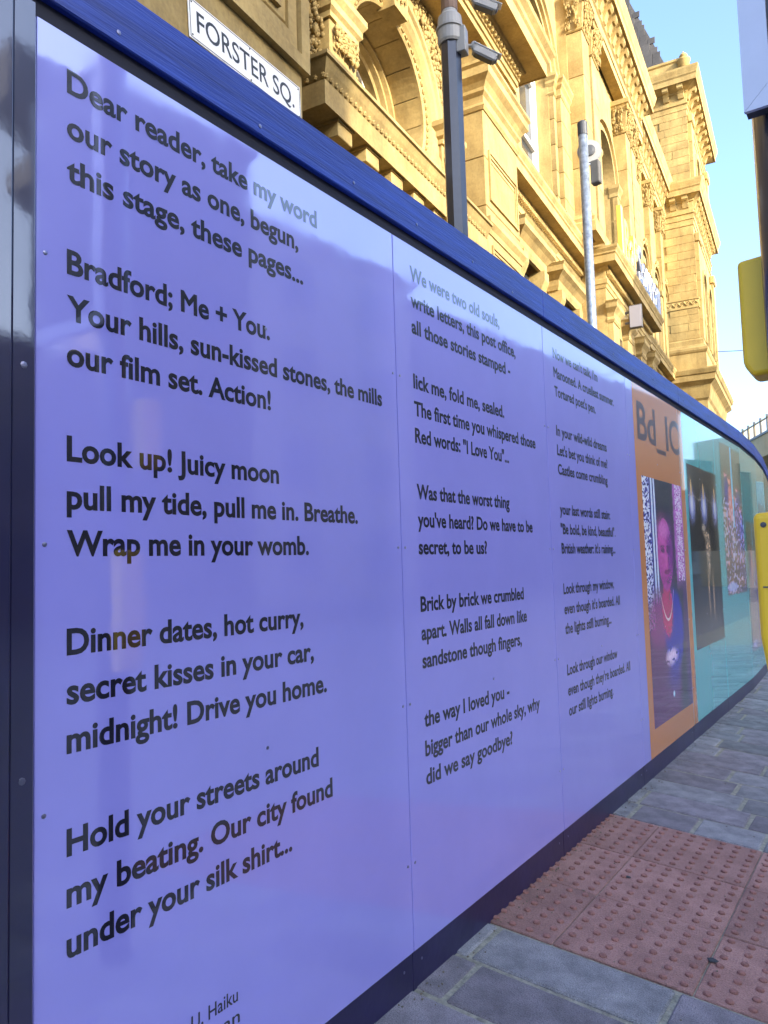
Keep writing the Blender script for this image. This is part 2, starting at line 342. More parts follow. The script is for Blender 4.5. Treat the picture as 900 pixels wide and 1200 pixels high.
# printed pictures: a fine grid coloured point by point (flat print)
PRINT = mat('photo_print', (.5,.5,.5), .25, coat=1, cior=1.42, crough=.04)
_t = PRINT.node_tree; _a = _t.nodes.new('ShaderNodeAttribute'); _a.attribute_name = 'Col'; _t.links.new(_a.outputs['Color'], _t.nodes['Principled BSDF'].inputs['Base Color'])
def smooth(a, b, x): t = np.clip((x-a)/(b-a), 0, 1); return t*t*(3-2*t)
def noise2(U, V, fu, fv, seed):
    r = np.random.RandomState(seed); g = r.rand(int(fv)+3, int(fu)+3); x = U*fu; y = V*fv; i = np.floor(x).astype(int); j = np.floor(y).astype(int); a = x-i; b = y-j
    a = a*a*(3-2*a); b = b*b*(3-2*b)
    return (g[j,i]*(1-a)+g[j,i+1]*a)*(1-b)+(g[j+1,i]*(1-a)+g[j+1,i+1]*a)*b
def picture(name, panel, off, y0, y1, z0, z1, fn, nx, nz, label):
    U, V = np.meshgrid(np.linspace(0,1,nx), np.linspace(0,1,nz)); C = np.clip(fn(U, V), 0, 1)
    vs = [(0, y0+(y1-y0)*u, z0+(z1-z0)*v) for u, v in zip(U.ravel(), V.ravel())]
    fs = [(j*nx+i, j*nx+i+1, (j+1)*nx+i+1, (j+1)*nx+i) for j in range(nz-1) for i in range(nx-1)]
    me = bpy.data.meshes.new(name); me.from_pydata(vs, [], fs); me.materials.append(PRINT)
    at = me.color_attributes.new('Col', 'FLOAT_COLOR', 'POINT'); at.data.foreach_set('color', np.concatenate([C.reshape(-1,3), np.ones((nx*nz,1))], 1).astype(np.float32).ravel())
    return put(name, me, panel, (off, 0, 0), label=label)
def lay(base, m, c): return base*(1-m[...,None])+np.array(c)*m[...,None]
def ell(U, V, u, v, a, b, s=.25): d = np.sqrt(((U-u)/a)**2+((V-v)/b)**2); return 1-smooth(1-s, 1+s, d)
def portrait(U, V):
    C = np.ones(U.shape+(3,))*np.array((.035,.03,.04))
    C = lay(C, (U > .0)*(U < .30)*(V > .47)*1., (.03,.02,.30))
    sp = noise2(U, V, 60, 170, 3)
    C = lay(C, (U < .15)*(sp > .45)*(V > .38)*1., (.75,.78,.9))
    for u0, u1 in ((.185,.225),(.25,.285)): C = lay(C, (U > u0)*(U < u1)*(V > .48)*1., (.70,.80,.95))
    C = lay(C, smooth(.70,.78,U)*smooth(.50,.62,V)*(.5+.5*noise2(U,V,18,70,9)), (.62,.18,.62))
    C = lay(C, (U > .80)*(U < .97)*(V > .56)*(noise2(U,V,60,220,5) > .45)*.8, (.85,.7,.95))
    C = lay(C, smooth(.86,.93,U)*(1-smooth(.50,.60,V))*.8, (.10,.03,.16))
    ja = ell(U, V, .28, .18, .44, .37, .12); C = lay(C, ja*(.55+.45*noise2(U,V,60,150,4)), (.16,.03,.13))
    C = lay(C, ell(U, V, .22, .40, .20, .10, .3)*.6, (.33,.04,.22))
    top = ell(U, V, .60, .36, .25, .17, .15); C = lay(C, top, (.015,.02,.36))
    C = lay(C, ell(U, V, .45, .45, .14, .12, .2), (.50,.04,.14))
    f = ell(U, V, .47, .68, .185, .155, .06); C = lay(C, f, (.42,.05,.28))
    C = lay(C, ell(U, V, .42, .72, .12, .10, .8)*.8, (.62,.10,.40)); C = lay(C, ell(U, V, .60, .70, .09, .12, .7)*.75, (.20,.02,.26))
    C = lay(C, ell(U, V, .45, .79, .13, .035, .6)*.6, (.68,.20,.55))
    for u in (.41, .55): C = lay(C, ell(U, V, u, .70, .05, .012, .5)*.8, (.08,.01,.07)); C = lay(C, ell(U, V, u, .716, .06, .006, .5)*.6, (.12,.01,.09))
    C = lay(C, ell(U, V, .49, .655, .028, .035, .6)*.5, (.75,.15,.42)); C = lay(C, ell(U, V, .49, .607, .065, .010, .4)*.8, (.20,.01,.08))
    C = lay(C, ell(U, V, .47, .575, .10, .02, .8)*.4, (.25,.02,.16))
    dn = np.abs(V-(.405+((U-.46)/.155)**2*.10)); C = lay(C, (dn < .005)*(np.abs(U-.46) < .17)*1., (.85,.55,.6))
    C = lay(C, ell(U, V, .50, .245, .13, .032, .6)*(noise2(U,V,24,90,8) > .35), (.85,.62,.8)); C = lay(C, ell(U, V, .55, .17, .13, .06, .9)*.5, (.02,.05,.45))
    C = lay(C, ell(U, V, .50, .09, .02, .012, .5), (.5,.75,.9))
    return C*1.25*(.85+.3*noise2(U, V, 50, 120, 2))[...,None]
def stage(U, V):
    C = np.ones(U.shape+(3,))*np.array((.025,.028,.035)); C = lay(C, smooth(.68,.95,V)*.8, (.10,.10,.085))
    for u, b in ((.10,1.),(.50,1.),(.90,.8)):
        C = lay(C, ell(U, V, u, .78, .085, .075, .8)*b, (.45,.5,.95)); C = lay(C, ell(U, V, u, .79, .035, .045, .8)*b, (.95,.97,1.))
        C = lay(C, ell(U, V, u, .872, .025, .045, .6)*b, (.95,.62,.25))
    C = lay(C, (np.abs(V-.825-.01*np.sin(U*14)) < .004)*.7, (.5,.42,.35))
    bd = ell(U, V, .52, .62, .09, .022, .5)+ell(U, V, .57, .55, .085, .07, .5)+ell(U, V, .56, .47, .055, .09, .5)
    C = lay(C, np.clip(bd, 0, 1)*(.35+.65*noise2(U,V,28,90,6)), (.62,.45,.30))
    for u, v in ((.52,.30),(.68,.27)): C = lay(C, ell(U, V, u, v, .022, .13, .5)*.9, (.55,.34,.2))
    C = lay(C, ell(U, V, .45, .66, .06, .02, .5)*.8, (.75,.6,.45)); C = lay(C, (1-smooth(.06,.22,V))*noise2(U,V,30,110,7)**2*.6, (.25,.3,.38))
    return C
def crowd(U, V):
    C = np.ones(U.shape+(3,))*np.array((.14,.17,.12)); C = lay(C, 1-smooth(.1,.45,V), (.09,.06,.08))
    r = np.random.RandomState(5)
    for u, h in ((.20,.80),(.36,.77),(.62,.66),(.74,.72),(.85,.58)):
        C = lay(C, ell(U, V, u, h, .07, .03, .3), (.62,.30,.20)); C = lay(C, ell(U, V, u, h+.02, .07, .02, .4)*.6, (.05,.03,.02))
        c = r.choice(3); C = lay(C, ell(U, V, u+.02, h-.17, .11, .15, .4), ((.05,.08,.45),(.55,.2,.16),(.03,.03,.22))[c]*np.ones(3))
        C = lay(C, ell(U, V, u+.04, h-.40, .07, .17, .5)*.9, ((.06,.05,.2),(.25,.22,.3),(.1,.05,.16))[c]*np.ones(3))
    C = lay(C, (np.abs(U-.50) < .035)*(V > .45)*.9, (.18,.45,.60))
    C = lay(C, (noise2(U,V,24,60,12) > .62)*(1-smooth(.55,.75,V))*.6, (.55,.5,.6)); C = lay(C, (noise2(U,V,40,30,14) > .72)*(V < .6)*.6, (.6,.28,.22))
    C = lay(C, ell(U, V, .25, .05, .25, .03, .5)*.8, (.4,.45,.75))
    return C*1.7
P3, P4, P5, P6 = panels[3:7]; by = lambda i: Y0+i*PW
b = MB(); b.add([(0, 4.585-by(3), ZB+.001),(0, by(4)-.002-by(3), ZB+.001),(0, by(4)-.002-by(3), ZT-.001),(0, 4.585-by(3), ZT-.001)], [(0,1,2,3)]); b.build('orange_print', ORANGE, P3, loc=(.0004,0,0))
b = MB(); b.add([(0, .002, ZB+.001),(0, 5.785-by(4), ZB+.001),(0, 5.785-by(4), ZT-.001),(0, .002, ZT-.001)], [(0,1,2,3)]); b.build('orange_print', ORANGE, P4, loc=(.0004,0,0))
picture('portrait_photograph', P3, .0009, 4.69-by(3), 5.66-by(3), -1.0+EZ, .51+EZ, portrait, 200, 360, 'printed portrait of a person under magenta light wearing a necklace')
picture('stage_photograph', P4, .0009, 5.87-by(4), by(5)-.002-by(4), -.663+EZ, .697+EZ, stage, 90, 160, 'dark printed photograph of a figure under candle flames')
picture('crowd_photograph', P5, .0009, 7.13-by(5), 8.10-by(5), -.33+EZ, 1.01+EZ, crowd, 80, 120, 'printed photograph of performers in bright clothes')
picture('crowd_photograph', P6, .0009, .12, 1.0, -.93+EZ, .35+EZ, crowd, 60, 80, 'printed photograph beside the bend, half hidden by the yellow unit')
for k in (7, 8): picture('stage_photograph', panels[k], .0009, .15, 1.05, -.6+EZ, .6+EZ, stage, 40, 60, 'dark printed photograph far along the hoarding')
me = text_mesh('lettering', 'Bd_IC', .33, 1.03, .006); me.materials.append(BROWN); put('lettering', me, P3, (.0010, 4.66-by(3), .735+EZ), RZ)

# ------------------------------------------------------------------ stone building; local frame: x towards the street (-depth), y along the facade, z above eye
bd = empty('stone_building', tuple(CAM), TH, label='ornate sunlit sandstone building with arches, columns and corner tower behind the hoarding', cat='building')
BASE = -1.7
def part(b, name, m=STONE, parent=None, **k): return b.build(name, m, parent or bd, **k)
def carve(name, parent, P, s0, s1, z0, z1, n, seed, r=.05, m=CARVE):
    q = random.Random(seed); b = MB()
    for i in range(n):
        s_, z_ = q.uniform(s0, s1), q.uniform(z0, z1); rr = r*q.uniform(.6, 1.35)
        b.blob((-P+q.uniform(-.2,.35)*rr, s_, z_), rr, (q.uniform(.6,1.1), q.uniform(.6,1.2), q.uniform(.6,1.5)))
    return b.build(name, m, parent, smooth=True)
def scroll(b, P, s, z, r, thick=.05):
    for k in range(14):
        a = k*.62; rr = r*(1-k/16); b.blob((-P+thick*.5, s+rr*math.cos(a), z+rr*math.sin(a)), thick*(1-k/22), (1,1,1))
def stack(name, P0, P1, s0, s1, z0, z1, h, parent=None, seed=0, **k):
    """pier built of stone courses: each course a block with open joints"""
    core = MB(); core.box(-P1, -P0-.02, s0+.02, s1-.02, z0, z1); o = part(core, name, STONE, parent, **k)
    n = max(1, round((z1-z0)/h)); hh = (z1-z0)/n
    bm_ = MB(); bm_.cbox(-P1-.0, -P0, s0, s1, .004, hh-.004, .012); me = bm_.mesh('stone_block', STONE)
    for i in range(n):
        if z0+(i+1)*hh > 3.0: put('stone_block', me, o, (0, 0, z0+i*hh))
    return o
def frame(name, P, s0, s1, z0, z1, wdt=.09, proud=.04, parent=None):
    b = MB()
    for a, e in ((0, proud), (wdt*.55, proud*.5)):
        A0, A1, B0, B1 = s0+a, s1-a, z0+a, z1-a; t = wdt*.45
        b.box(-P-.01, -P+e, A0, A1, B1-t, B1); b.box(-P-.01, -P+e, A0, A1, B0, B0+t); b.box(-P-.01, -P+e-.001, A0, A0+t, B0+t, B1-t); b.box(-P-.01, -P+e-.001, A1-t, A1, B0+t, B1-t)
    return part(b, name, STONE, parent)
def capital(P0, P1, s0, s1, z0, z1, seed, parent=None):
    """carved leafy capital with abacus and corner volutes"""
    q = random.Random(seed); h = z1-z0; b = MB()
    prof = [(-.3,z0),(.02,z0),(.04,z0+.03*h),(.02,z0+.06*h),(.02,z0+.3*h),(.06,z0+.62*h),(.13,z0+.84*h),(.17,z0+.86*h),(.17,z1),(-.3,z1)]
    b.sweep([(-P1,s0),(-P0,s0),(-P0,s1),(-P1,s1)], prof)
    for row, (zz, rr, oo) in enumerate(((.18,.10,.05),(.45,.10,.09),(.66,.085,.12))):
        n = max(3, int((s1-s0)/.17)); m = max(2, int(abs(P1-P0)/.17))
        for i in range(n):
            b.blob((-P0+oo*.7, s0+(i+.5+.25*(row % 2))*(s1-s0)/n, z0+zz*h), rr*.62, (.7,.75,2.1))
            for e in range(9): b.blob((-P0+oo+.03, s0+(i+.5)*(s1-s0)/n+q.uniform(-.08,.08), z0+zz*h+q.uniform(-.12,.17)), q.uniform(.014,.032), (1,.7,1.7))
        for i in range(m):
            b.blob((-P1+(i+.5)*abs(P1-P0)/m, s0-oo, z0+zz*h), rr*.62, (.75,.7,2.1))
            for e in range(9): b.blob((-P1+(i+.5)*abs(P1-P0)/m+q.uniform(-.08,.08), s0-oo-.03, z0+zz*h+q.uniform(-.12,.17)), q.uniform(.014,.032), (.7,1,1.7))
    for s_ in (s0-.05, s1+.05): 
        for k in range(12):
            a = k*.6; rr = .13*(1-k/14); b.blob((-P0+.10, s_+rr*math.cos(a)*.6, z0+.76*h+rr*math.sin(a)), .045)
        b.blob((-P0-.12, s_-.03, z0+.76*h), .09, (.8,.6,1))
    return part(b, 'capital', CARVE, parent)

# --- end pier that carries the street name
pier = stack('pier', 4.0, 6.5, 0.6, 5.93, BASE, 12.0, 1.37, label='shaded pier of plain ashlar with a moulded panel')
frame('panel_moulding', 4.0, 1.2, 5.97, 4.78, 9.2, .30, .07, pier)
frame('panel_moulding', 4.0, 1.75, 5.55, 5.22, 8.8, .12, .045, pier)
# --- bay with the round window
bay = empty('round_window_bay'); bay.parent = bd
OC, OZ, OR = 9.5, 6.95, 1.1
b = MB(); hole = [(OC+OR*math.cos(2*math.pi*i/48), OZ+OR*math.sin(2*math.pi*i/48)) for i in range(48)]
wallhole(b, 4.9, (7.47, 12.1, 5.6, 9.4), hole); b.box(-6.2, -4.9, 7.47, 12.1, BASE, 5.6); b.box(-6.3, -6.2, 5.5, 12.1, BASE, 12); b.add([(-6.2,7.47,5.6),(-4.9,7.47,5.6),(-4.9,7.47,9.4),(-6.2,7.47,9.4)], [(0,1,2,3)])
part(b, 'wall', parent=bay)
for i in range(16):                        # voussoir stones lining the deep reveal
    a0, a1 = R(i*22.5+.35), R((i+1)*22.5-.35); v = []
    for a in np.linspace(a0, a1, 5):
        for r_ in (OR, OR+.12):
            for p in (-4.905, -5.9): v.append((p, OC+r_*math.cos(a), OZ+r_*math.sin(a)))
    fs = [(k*4+e, k*4+f_, k*4+4+f_, k*4+4+e) for k in range(4) for e, f_ in ((0,1),(1,3),(3,2),(2,0))]+[(0,2,3,1),(16,17,19,18)]
    MB().add(v, fs).build('reveal_stone', STONE, bay)
part(MB().ring(OC, OZ, 5.6, [(1.11,-.3),(1.11,.25),(1.04,.25),(1.02,.18),(.97,.18),(.95,.10),(.9,.08),(.9,-.3)], 0, 360, 48), 'inner_ring', parent=bay)
part(MB().ring(OC, OZ, 5.7, [(.92,-.02),(.92,.04),(.86,.04),(.86,-.02)]).box(-5.72, -5.66, OC-.03, OC+.03, OZ-.9, OZ+.9), 'window_frame', WHITE, bay)
part(MB().lathe((-5.74, OC, OZ), [(.95,0),(.95,.01)], 40, (1,0,0)), 'pane', GLASS, bay)
rg = part(MB().ring(OC, OZ, 4.9, [(1.10,-.02),(1.10,.03),(1.13,.05),(1.21,.05),(1.24,.02),(1.30,.02),(1.34,.07),(1.40,.12),(1.50,.12),(1.53,.16),(1.60,.16),(1.62,.10),(1.70,.06),(1.70,-.02)], 0, 360, 60), 'archivolt', parent=bay)
eg = MB().blob((0,0,0), .045, (.8,.62,1)).mesh('egg', CARVE)
for i in range(64):
    a = 2*math.pi*(i+.5)/64; put('egg', eg, bay, (-4.84, OC+1.17*math.cos(a), OZ+1.17*math.sin(a)), (a, 0, 0))
stack('window_pier', 4.72, 5.2, 7.62, 8.25, 5.72, 6.75, .6, bay); stack('window_pier', 4.72, 5.2, 10.95, 11.6, 5.72, 6.75, .6, bay)
for s0, s1 in ((7.62,8.25),(10.95,11.6)):
    part(MB().sweep([(-5.2,s0),(-4.72,s0),(-4.72,s1),(-5.2,s1)], [(-.05,6.75),(.03,6.75),(.03,6.82),(.07,6.86),(.07,6.95),(.12,7.02),(.12,7.10),(-.05,7.10)]), 'impost', parent=bay)
    carve('carved_band', bay, 4.66, s0+.05, s1-.05, 6.40, 6.68, 150, int(s0*7), .026)
b = MB().poly([(9.30,8.0),(9.70,8.0),(9.82,9.0),(9.18,9.0)], 0, -4.95, -4.66)
for k in (-1, 1): scroll(b, 4.66, 9.5+k*.16, 8.72, .16, .04)
for k in range(40): b.blob((-4.63, 9.5+random.uniform(-.14,.14), 8.15+random.uniform(0,.45)), .03, (.8,.7,1.6))
b.build('keystone', CARVE, bay)
q = random.Random(4); b = MB()
for i in range(700):                       # leafy carving in the spandrel beside the round window
    s_, z_ = q.uniform(10.4, 11.7), q.uniform(7.2, 9.0)
    if math.hypot(s_-OC, z_-OZ) > 1.78 and s_ > 10.35: b.blob((-4.9+q.uniform(0,.05), s_, z_), q.uniform(.018,.045), (.9,q.uniform(.5,1.3),q.uniform(.6,1.9)))
for s_, z_, r_ in ((11.2,8.0,.16),(10.9,8.5,.15),(11.45,8.5,.13),(11.4,7.5,.13)): scroll(b, 4.9, s_, z_, r_, .05)
b.build('spandrel_carving', CARVE, bay, smooth=True)
q = random.Random(9); b = MB()
for k in range(5): scroll(b, 4.85, 7.42+.06*math.sin(k), 6.2+k*.36, .17, .045)
for i in range(240): b.blob((-4.82+q.uniform(-.3,.05), 7.42+q.uniform(-.13,.12), q.uniform(5.9,8)), q.uniform(.02,.042), (q.uniform(.7,1.3),q.uniform(.5,1),q.uniform(.7,2.2)))
b.build('scroll_ornament', CARVE, bay, smooth=True)
lp = [(-6.2,7.47),(-4.9,7.47),(-4.9,12.0)]
lg = part(MB().sweep(lp, [(-.1,4.55),(.04,4.55),(.06,4.62),(.03,4.66),(.10,4.80),(.12,4.98),(.14,5.21),(.48,5.22),(.48,5.20),(.50,5.20),(.50,5.48),(.47,5.49),(.52,5.57),(.54,5.60),(.58,5.68),(.61,5.69),(.61,5.735),(.0,5.80),(-.1,5.80)]), 'ledge', parent=bay)
md = MB(); md.cbox(0, .31, -.16, .16, 0, .19, .008); md.box(0, .33, -.18, .18, .165, .195); mm = md.mesh('ledge_block', STONE)
for i in range(7): put('ledge_block', mm, bay, (-4.77, 7.63+.66*i-.14, 5.02))
put('ledge_block', mm, bay, (-5.0, 7.34, 5.02), (0,0,-math.pi/2)); put('ledge_block', mm, bay, (-5.55, 7.34, 5.02), (0,0,-math.pi/2))
b = MB()
for i in range(46): b.blob((-4.40, 7.0+i*.108, 5.535), .034, (.8,1,1.1)); 
for i in range(12): b.blob((-4.42-i*.108, 6.97, 5.535), .034, (1,.8,1.1))
for i in range(40): b.box(-4.80, -4.77, 7.4+i*.12, 7.46+i*.12, 4.86, 4.95)
o = b.build('egg_band', CARVE, bay); o['kind'] = 'stuff'
# --- projecting pier right of the round window
D0, D1 = 12.02, 13.78
pd = stack('projecting_pier', 4.4, 6.0, D0, D1, BASE, 7.84, .88)
part(MB().sweep([(-6.0,D0),(-4.4,D0),(-4.4,D1),(-6.0,D1)], [(-.1,7.80),(.02,7.80),(.05,7.86),(.02,7.92),(.02,8.04),(.07,8.10),(.07,8.16),(.12,8.24),(.20,8.32),(.20,8.46),(.24,8.50),(.24,8.55),(-.1,8.55)]), 'pier_capital', parent=pd)
part(MB().sweep([(-6.0,D0),(-4.4,D0),(-4.4,D1),(-6.0,D1)], [(-.1,5.62),(.02,5.62),(.04,5.70),(.10,5.78),(.10,5.86),(-.1,5.92)]), 'pier_band', parent=pd)
frame('panel_moulding', 4.4, D0+.16, D1-.12, 6.25, 7.15, .10, .035, pd); frame('panel_moulding', 4.4, D0+.16, D1-.05, 4.35, 5.45, .10, .035, pd)
part(MB().box(-6.0, -4.42, D0+.02, D1-.02, 8.55, 9.1), 'frieze_block', parent=pd)
# --- entablature over the first bay
en = empty('entablature'); en.parent = bd
part(MB().sweep([(-4.35,6.0),(-4.35,13.8),(-6.0,13.8)], [(-1.2,9.05),(.0,9.05),(.0,9.16),(.03,9.17),(.03,9.27),(.06,9.28),(.06,9.42),(.14,9.45),(.16,9.50),(.46,9.50),(.46,9.48),(.48,9.48),(.48,9.74),(.52,9.78),(.54,9.84),(.62,9.92),(.64,9.98),(.0,10.05),(-1.2,10.05)]), 'cornice', parent=en)
ee = MB().blob((0,0,0), .062, (.9,.78,1.05), 8).mesh('egg', CARVE)
for i in range(46): put('egg', ee, en, (-4.27, 7.2+i*.145, 9.36))
part(MB().box(-6.2, -4.75, 6.0, 14.0, 10.0, 15.5), 'attic_wall', parent=en)
for s_ in (11.4, 12.4, 13.3): part(MB().cbox(-4.8, -4.62, s_, s_+.35, 10.05, 15, .02), 'attic_pilaster', parent=en)
# --- left section with the arched window
ls = empty('arched_bay'); ls.parent = bd
b = MB(); wallhole(b, 4.85, (13.7, 20.3, 8.2, 15.2), arch_outline(15.1, 17.9, 8.45, 11.7), 0)
h_ = arch_outline(15.1, 17.9, 8.45, 11.7); k = len(h_); b.add([(-4.85,a,z) for a, z in h_]+[(-5.25,a,z) for a, z in h_], [(i,(i+1) % k,k+(i+1) % k,k+i) for i in range(k)])
b.box(-6.2, -4.85, 13.7, 20.3, BASE, 8.2); part(b, 'wall', parent=ls)
part(MB().box(-5.3, -5.26, 15.0, 18.0, 8.3, 13.2), 'pane', GLASS, ls)
b = MB(); b.box(-5.26, -5.16, 17.72, 17.9, 8.45, 12); b.box(-5.26, -5.16, 15.1, 15.28, 8.45, 12); b.box(-5.26, -5.18, 16.44, 16.56, 8.45, 13); b.box(-5.26, -5.18, 15.28, 17.72, 10.0, 10.1); b.box(-5.26, -5.18, 15.28, 17.72, 11.65, 11.75); part(b, 'window_frame', WHITE, ls)
part(MB().ring(16.5, 11.7, 4.85, [(1.40,-.02),(1.40,.10),(1.52,.10),(1.54,.06),(1.66,.06),(1.68,.14),(1.80,.14),(1.82,.20),(1.9,.20),(1.92,-.02)], 0, 180, 36), 'archivolt', parent=ls)
for s0, s1, P0, P1 in ((17.92,18.10,4.72,4.9),(18.12,18.95,4.60,4.9),(14.2,14.95,4.65,4.9)):
    o = stack('pilaster', P0, P1, s0, s1, 8.2, 11.45, .62, ls)
    part(MB().sweep([(-P1,s0),(-P0,s0),(-P0,s1),(-P1,s1)], [(-.03,11.40),(.01,11.40),(.03,11.45),(.01,11.5),(.01,11.62),(.06,11.70),(.06,11.76),(.11,11.84),(.11,11.92),(-.03,11.92)]), 'impost', parent=ls)
    part(MB().sweep([(-P1,s0),(-P0,s0),(-P0,s1),(-P1,s1)], [(-.03,8.2),(.07,8.2),(.07,8.36),(.03,8.42),(.03,8.5),(-.03,8.5)]), 'pilaster_base', parent=ls)
# --- string course along the first floor, breaking round the porch
ST = [(-.1,7.20),(.02,7.20),(.04,7.30),(.06,7.31),(.06,7.42),(.02,7.46),(.02,7.66),(.10,7.70),(.12,7.76),(.33,7.78),(.33,7.76),(.35,7.76),(.35,7.95),(.38,7.98),(.38,8.02),(.43,8.10),(.44,8.16),(.0,8.24),(-.1,8.24)]
sc_ = part(MB().sweep([(-4.85,13.8),(-4.85,20.28),(-4.2,20.28),(-4.2,26.9),(-4.85,26.9),(-4.85,35.9)], ST), 'string_course')
b = MB()
for i in range(62): b.box(-4.80, -4.72, 13.9+i*.1, 13.956+i*.1, 7.56, 7.66)
for i in range(62): b.box(-4.15, -4.07, 20.3+i*.105, 20.36+i*.105, 7.56, 7.66)
for i in range(85): b.box(-4.80, -4.72, 27.1+i*.1, 27.156+i*.1, 7.56, 7.66)
o = part(b, 'dentil_band', parent=bd); o['kind'] = 'stuff'
# window heads below the string course
for c0, c1 in ((14.3,16.0),(17.0,18.9)):
    hd = part(MB().sweep([(-4.85,c0),(-4.6,c0),(-4.6,c1),(-4.85,c1)], [(-.05,6.2),(.02,6.2),(.05,6.3),(.05,6.42),(.14,6.52),(.22,6.58),(.22,6.70),(.26,6.76),(-.05,6.8)]), 'window_hood')
    for e in (c0+.02, c1-.32): part(MB().poly([(-4.86,5.3),(-4.66,5.3),(-4.58,5.5),(-4.62,5.75),(-4.5,6.0),(-4.5,6.2),(-4.86,6.2)], 1, e, e+.3), 'console', parent=hd)
    part(MB().box(-4.9, -4.84, c0+.35, c1-.35, BASE, 6.15), 'pane', GLASS, hd)
frame('panel_moulding', 4.85, 14.0, 19.6, 6.95, 7.15, .08, .03)
# --- porch in the middle
po = empty('porch'); po.parent = bd
b = MB(); b.box(-4.85, -4.2, 20.28, 26.9, BASE, 7.3); part(b, 'wall', parent=po)
for s_ in (20.3, 22.2, 24.2, 26.1):
    part(MB().cbox(-4.2, -4.05, s_, s_+.7, BASE, 6.3, .01), 'pilaster', parent=po)
    part(MB().sweep([(-4.2,s_),(-4.05,s_),(-4.05,s_+.7),(-4.2,s_+.7)], [(-.05,6.25),(.02,6.25),(.05,6.32),(.02,6.4),(.05,6.5),(.14,6.62),(.14,6.74),(.18,6.8),(-.05,6.84)]), 'pilaster_capital', parent=po)
for s_ in (21.1, 23.1, 25.1): part(MB().box(-4.25, -4.19, s_, s_+1.0, BASE, 6.2), 'pane', GLASS, po)
# --- middle bay of giant pilasters
mb_ = empty('giant_order_bay'); mb_.parent = bd
b = MB(); wallhole(b, 4.6, (18.95, 27.2, 8.2, 15.0), arch_outline(21.6, 23.9, 8.6, 11.6)); h_ = arch_outline(21.6, 23.9, 8.6, 11.6); k = len(h_)
b.add([(-4.6,a,z) for a, z in h_]+[(-5.1,a,z) for a, z in h_], [(i,(i+1) % k,k+(i+1) % k,k+i) for i in range(k)]); b.box(-6.2,-4.62,18.97,27.18,14.9,17.2)
b.add([(-4.85,18.95,8.2),(-4.6,18.95,8.2),(-4.6,18.95,15),(-4.85,18.95,15)], [(0,1,2,3)]); part(b, 'wall', parent=mb_)
part(MB().box(-5.1, -5.05, 21.5, 24, 8.5, 13), 'pane', GLASS, mb_)
part(MB().box(-5.04, -4.96, 22.7, 22.8, 8.6, 12.7).box(-5.04,-4.96,21.6,23.9,11.5,11.62), 'window_frame', WHITE, mb_)
part(MB().ring(22.75, 11.6, 4.6, [(1.15,-.02),(1.15,.10),(1.27,.10),(1.29,.06),(1.4,.06),(1.42,.15),(1.55,.15),(1.58,-.02)], 0, 180, 32), 'archivolt', parent=mb_)
for s0, s1 in ((21.1,21.6),(23.9,24.3)): 
    stack('window_pier', 4.45, 4.7, s0, s1, 8.2, 11.3, .8, mb_)
    part(MB().sweep([(-4.7,s0),(-4.45,s0),(-4.45,s1),(-4.7,s1)], [(-.03,11.25),(.02,11.3),(.02,11.42),(.08,11.55),(.08,11.66),(-.03,11.66)]), 'impost', parent=mb_)
for i, (s0, s1, P0) in enumerate(((18.98,19.66,4.2),(20.15,20.85,4.24),(24.45,25.1,4.2),(25.5,26.15,4.22))):
    stack('giant_pilaster', P0, 4.62, s0, s1, 8.75, 13.55, 1.2, mb_)
    part(MB().sweep([(-4.62,s0),(-P0,s0),(-P0,s1),(-4.62,s1)], [(-.05,8.2),(.14,8.2),(.14,8.45),(.10,8.5),(.12,8.58),(.08,8.64),(.03,8.72),(.03,8.78),(-.05,8.78)]), 'pilaster_base', parent=mb_)
    capital(P0, 4.62, s0, s1, 13.55, 14.6, 20+i, mb_)
# --- main cornices: profile in (proud of wall, height)
def cornice_run(path, z, k, mods, parent, mscale=1.0):
    prof = [(-.3,z),(.0,z),(.0,z+.25),(.03,z+.26),(.03,z+.48),(.08,z+.52),(.02,z+.56),(.02,z+1.02),(.07,z+1.06),(.07,z+1.12),(k-.06,z+1.30),(k-.06,z+1.27),(k-.04,z+1.27),(k-.04,z+1.50),(k,z+1.56),(k+.01,z+1.62),(k+.07,z+1.80),(k+.08,z+1.88),(.0,z+1.98),(-.3,z+1.98)]
    o = part(MB().sweep(path, prof), 'cornice', parent=parent)
    kk = k-.12; pm = [(0,z+.74),(0,z+1.28),(kk,z+1.28),(kk,z+1.12),(kk-.06,z+1.06),(kk*.62,z+1.06),(kk*.40,z+.96),(kk*.22,z+.78)]
    me = MB().poly(pm, 1, -.125, .125); mesh_ = me.mesh('modillion', STONE)
    for x, y, r in mods: put('modillion', mesh_, o, (x, y, 0), (0, 0, r))
    return o
cornice_run([(-4.9,18.9),(-4.25,18.9),(-4.25,28.0),(-4.95,28.0)], 14.86, .42, [(-4.25, 19.2+i*.56, 0) for i in range(16)], mb_)
rs = empty('right_section'); rs.parent = bd
b = MB(); b.box(-6.2, -4.80, 27.2, 36.2, BASE, 15.2); part(b, 'wall', parent=rs)
cornice_run([(-4.62,28.05),(-4.62,35.95)], 14.95, .36, [(-4.62, 28.4+i*.56, 0) for i in range(14)], rs)
for s_ in (28.3, 30.9, 33.6):
    stack('pilaster', 4.58, 4.82, s_, s_+.6, 8.2, 13.9, 1.1, rs); capital(4.58, 4.82, s_, s_+.6, 13.9, 14.9, int(s_), rs)
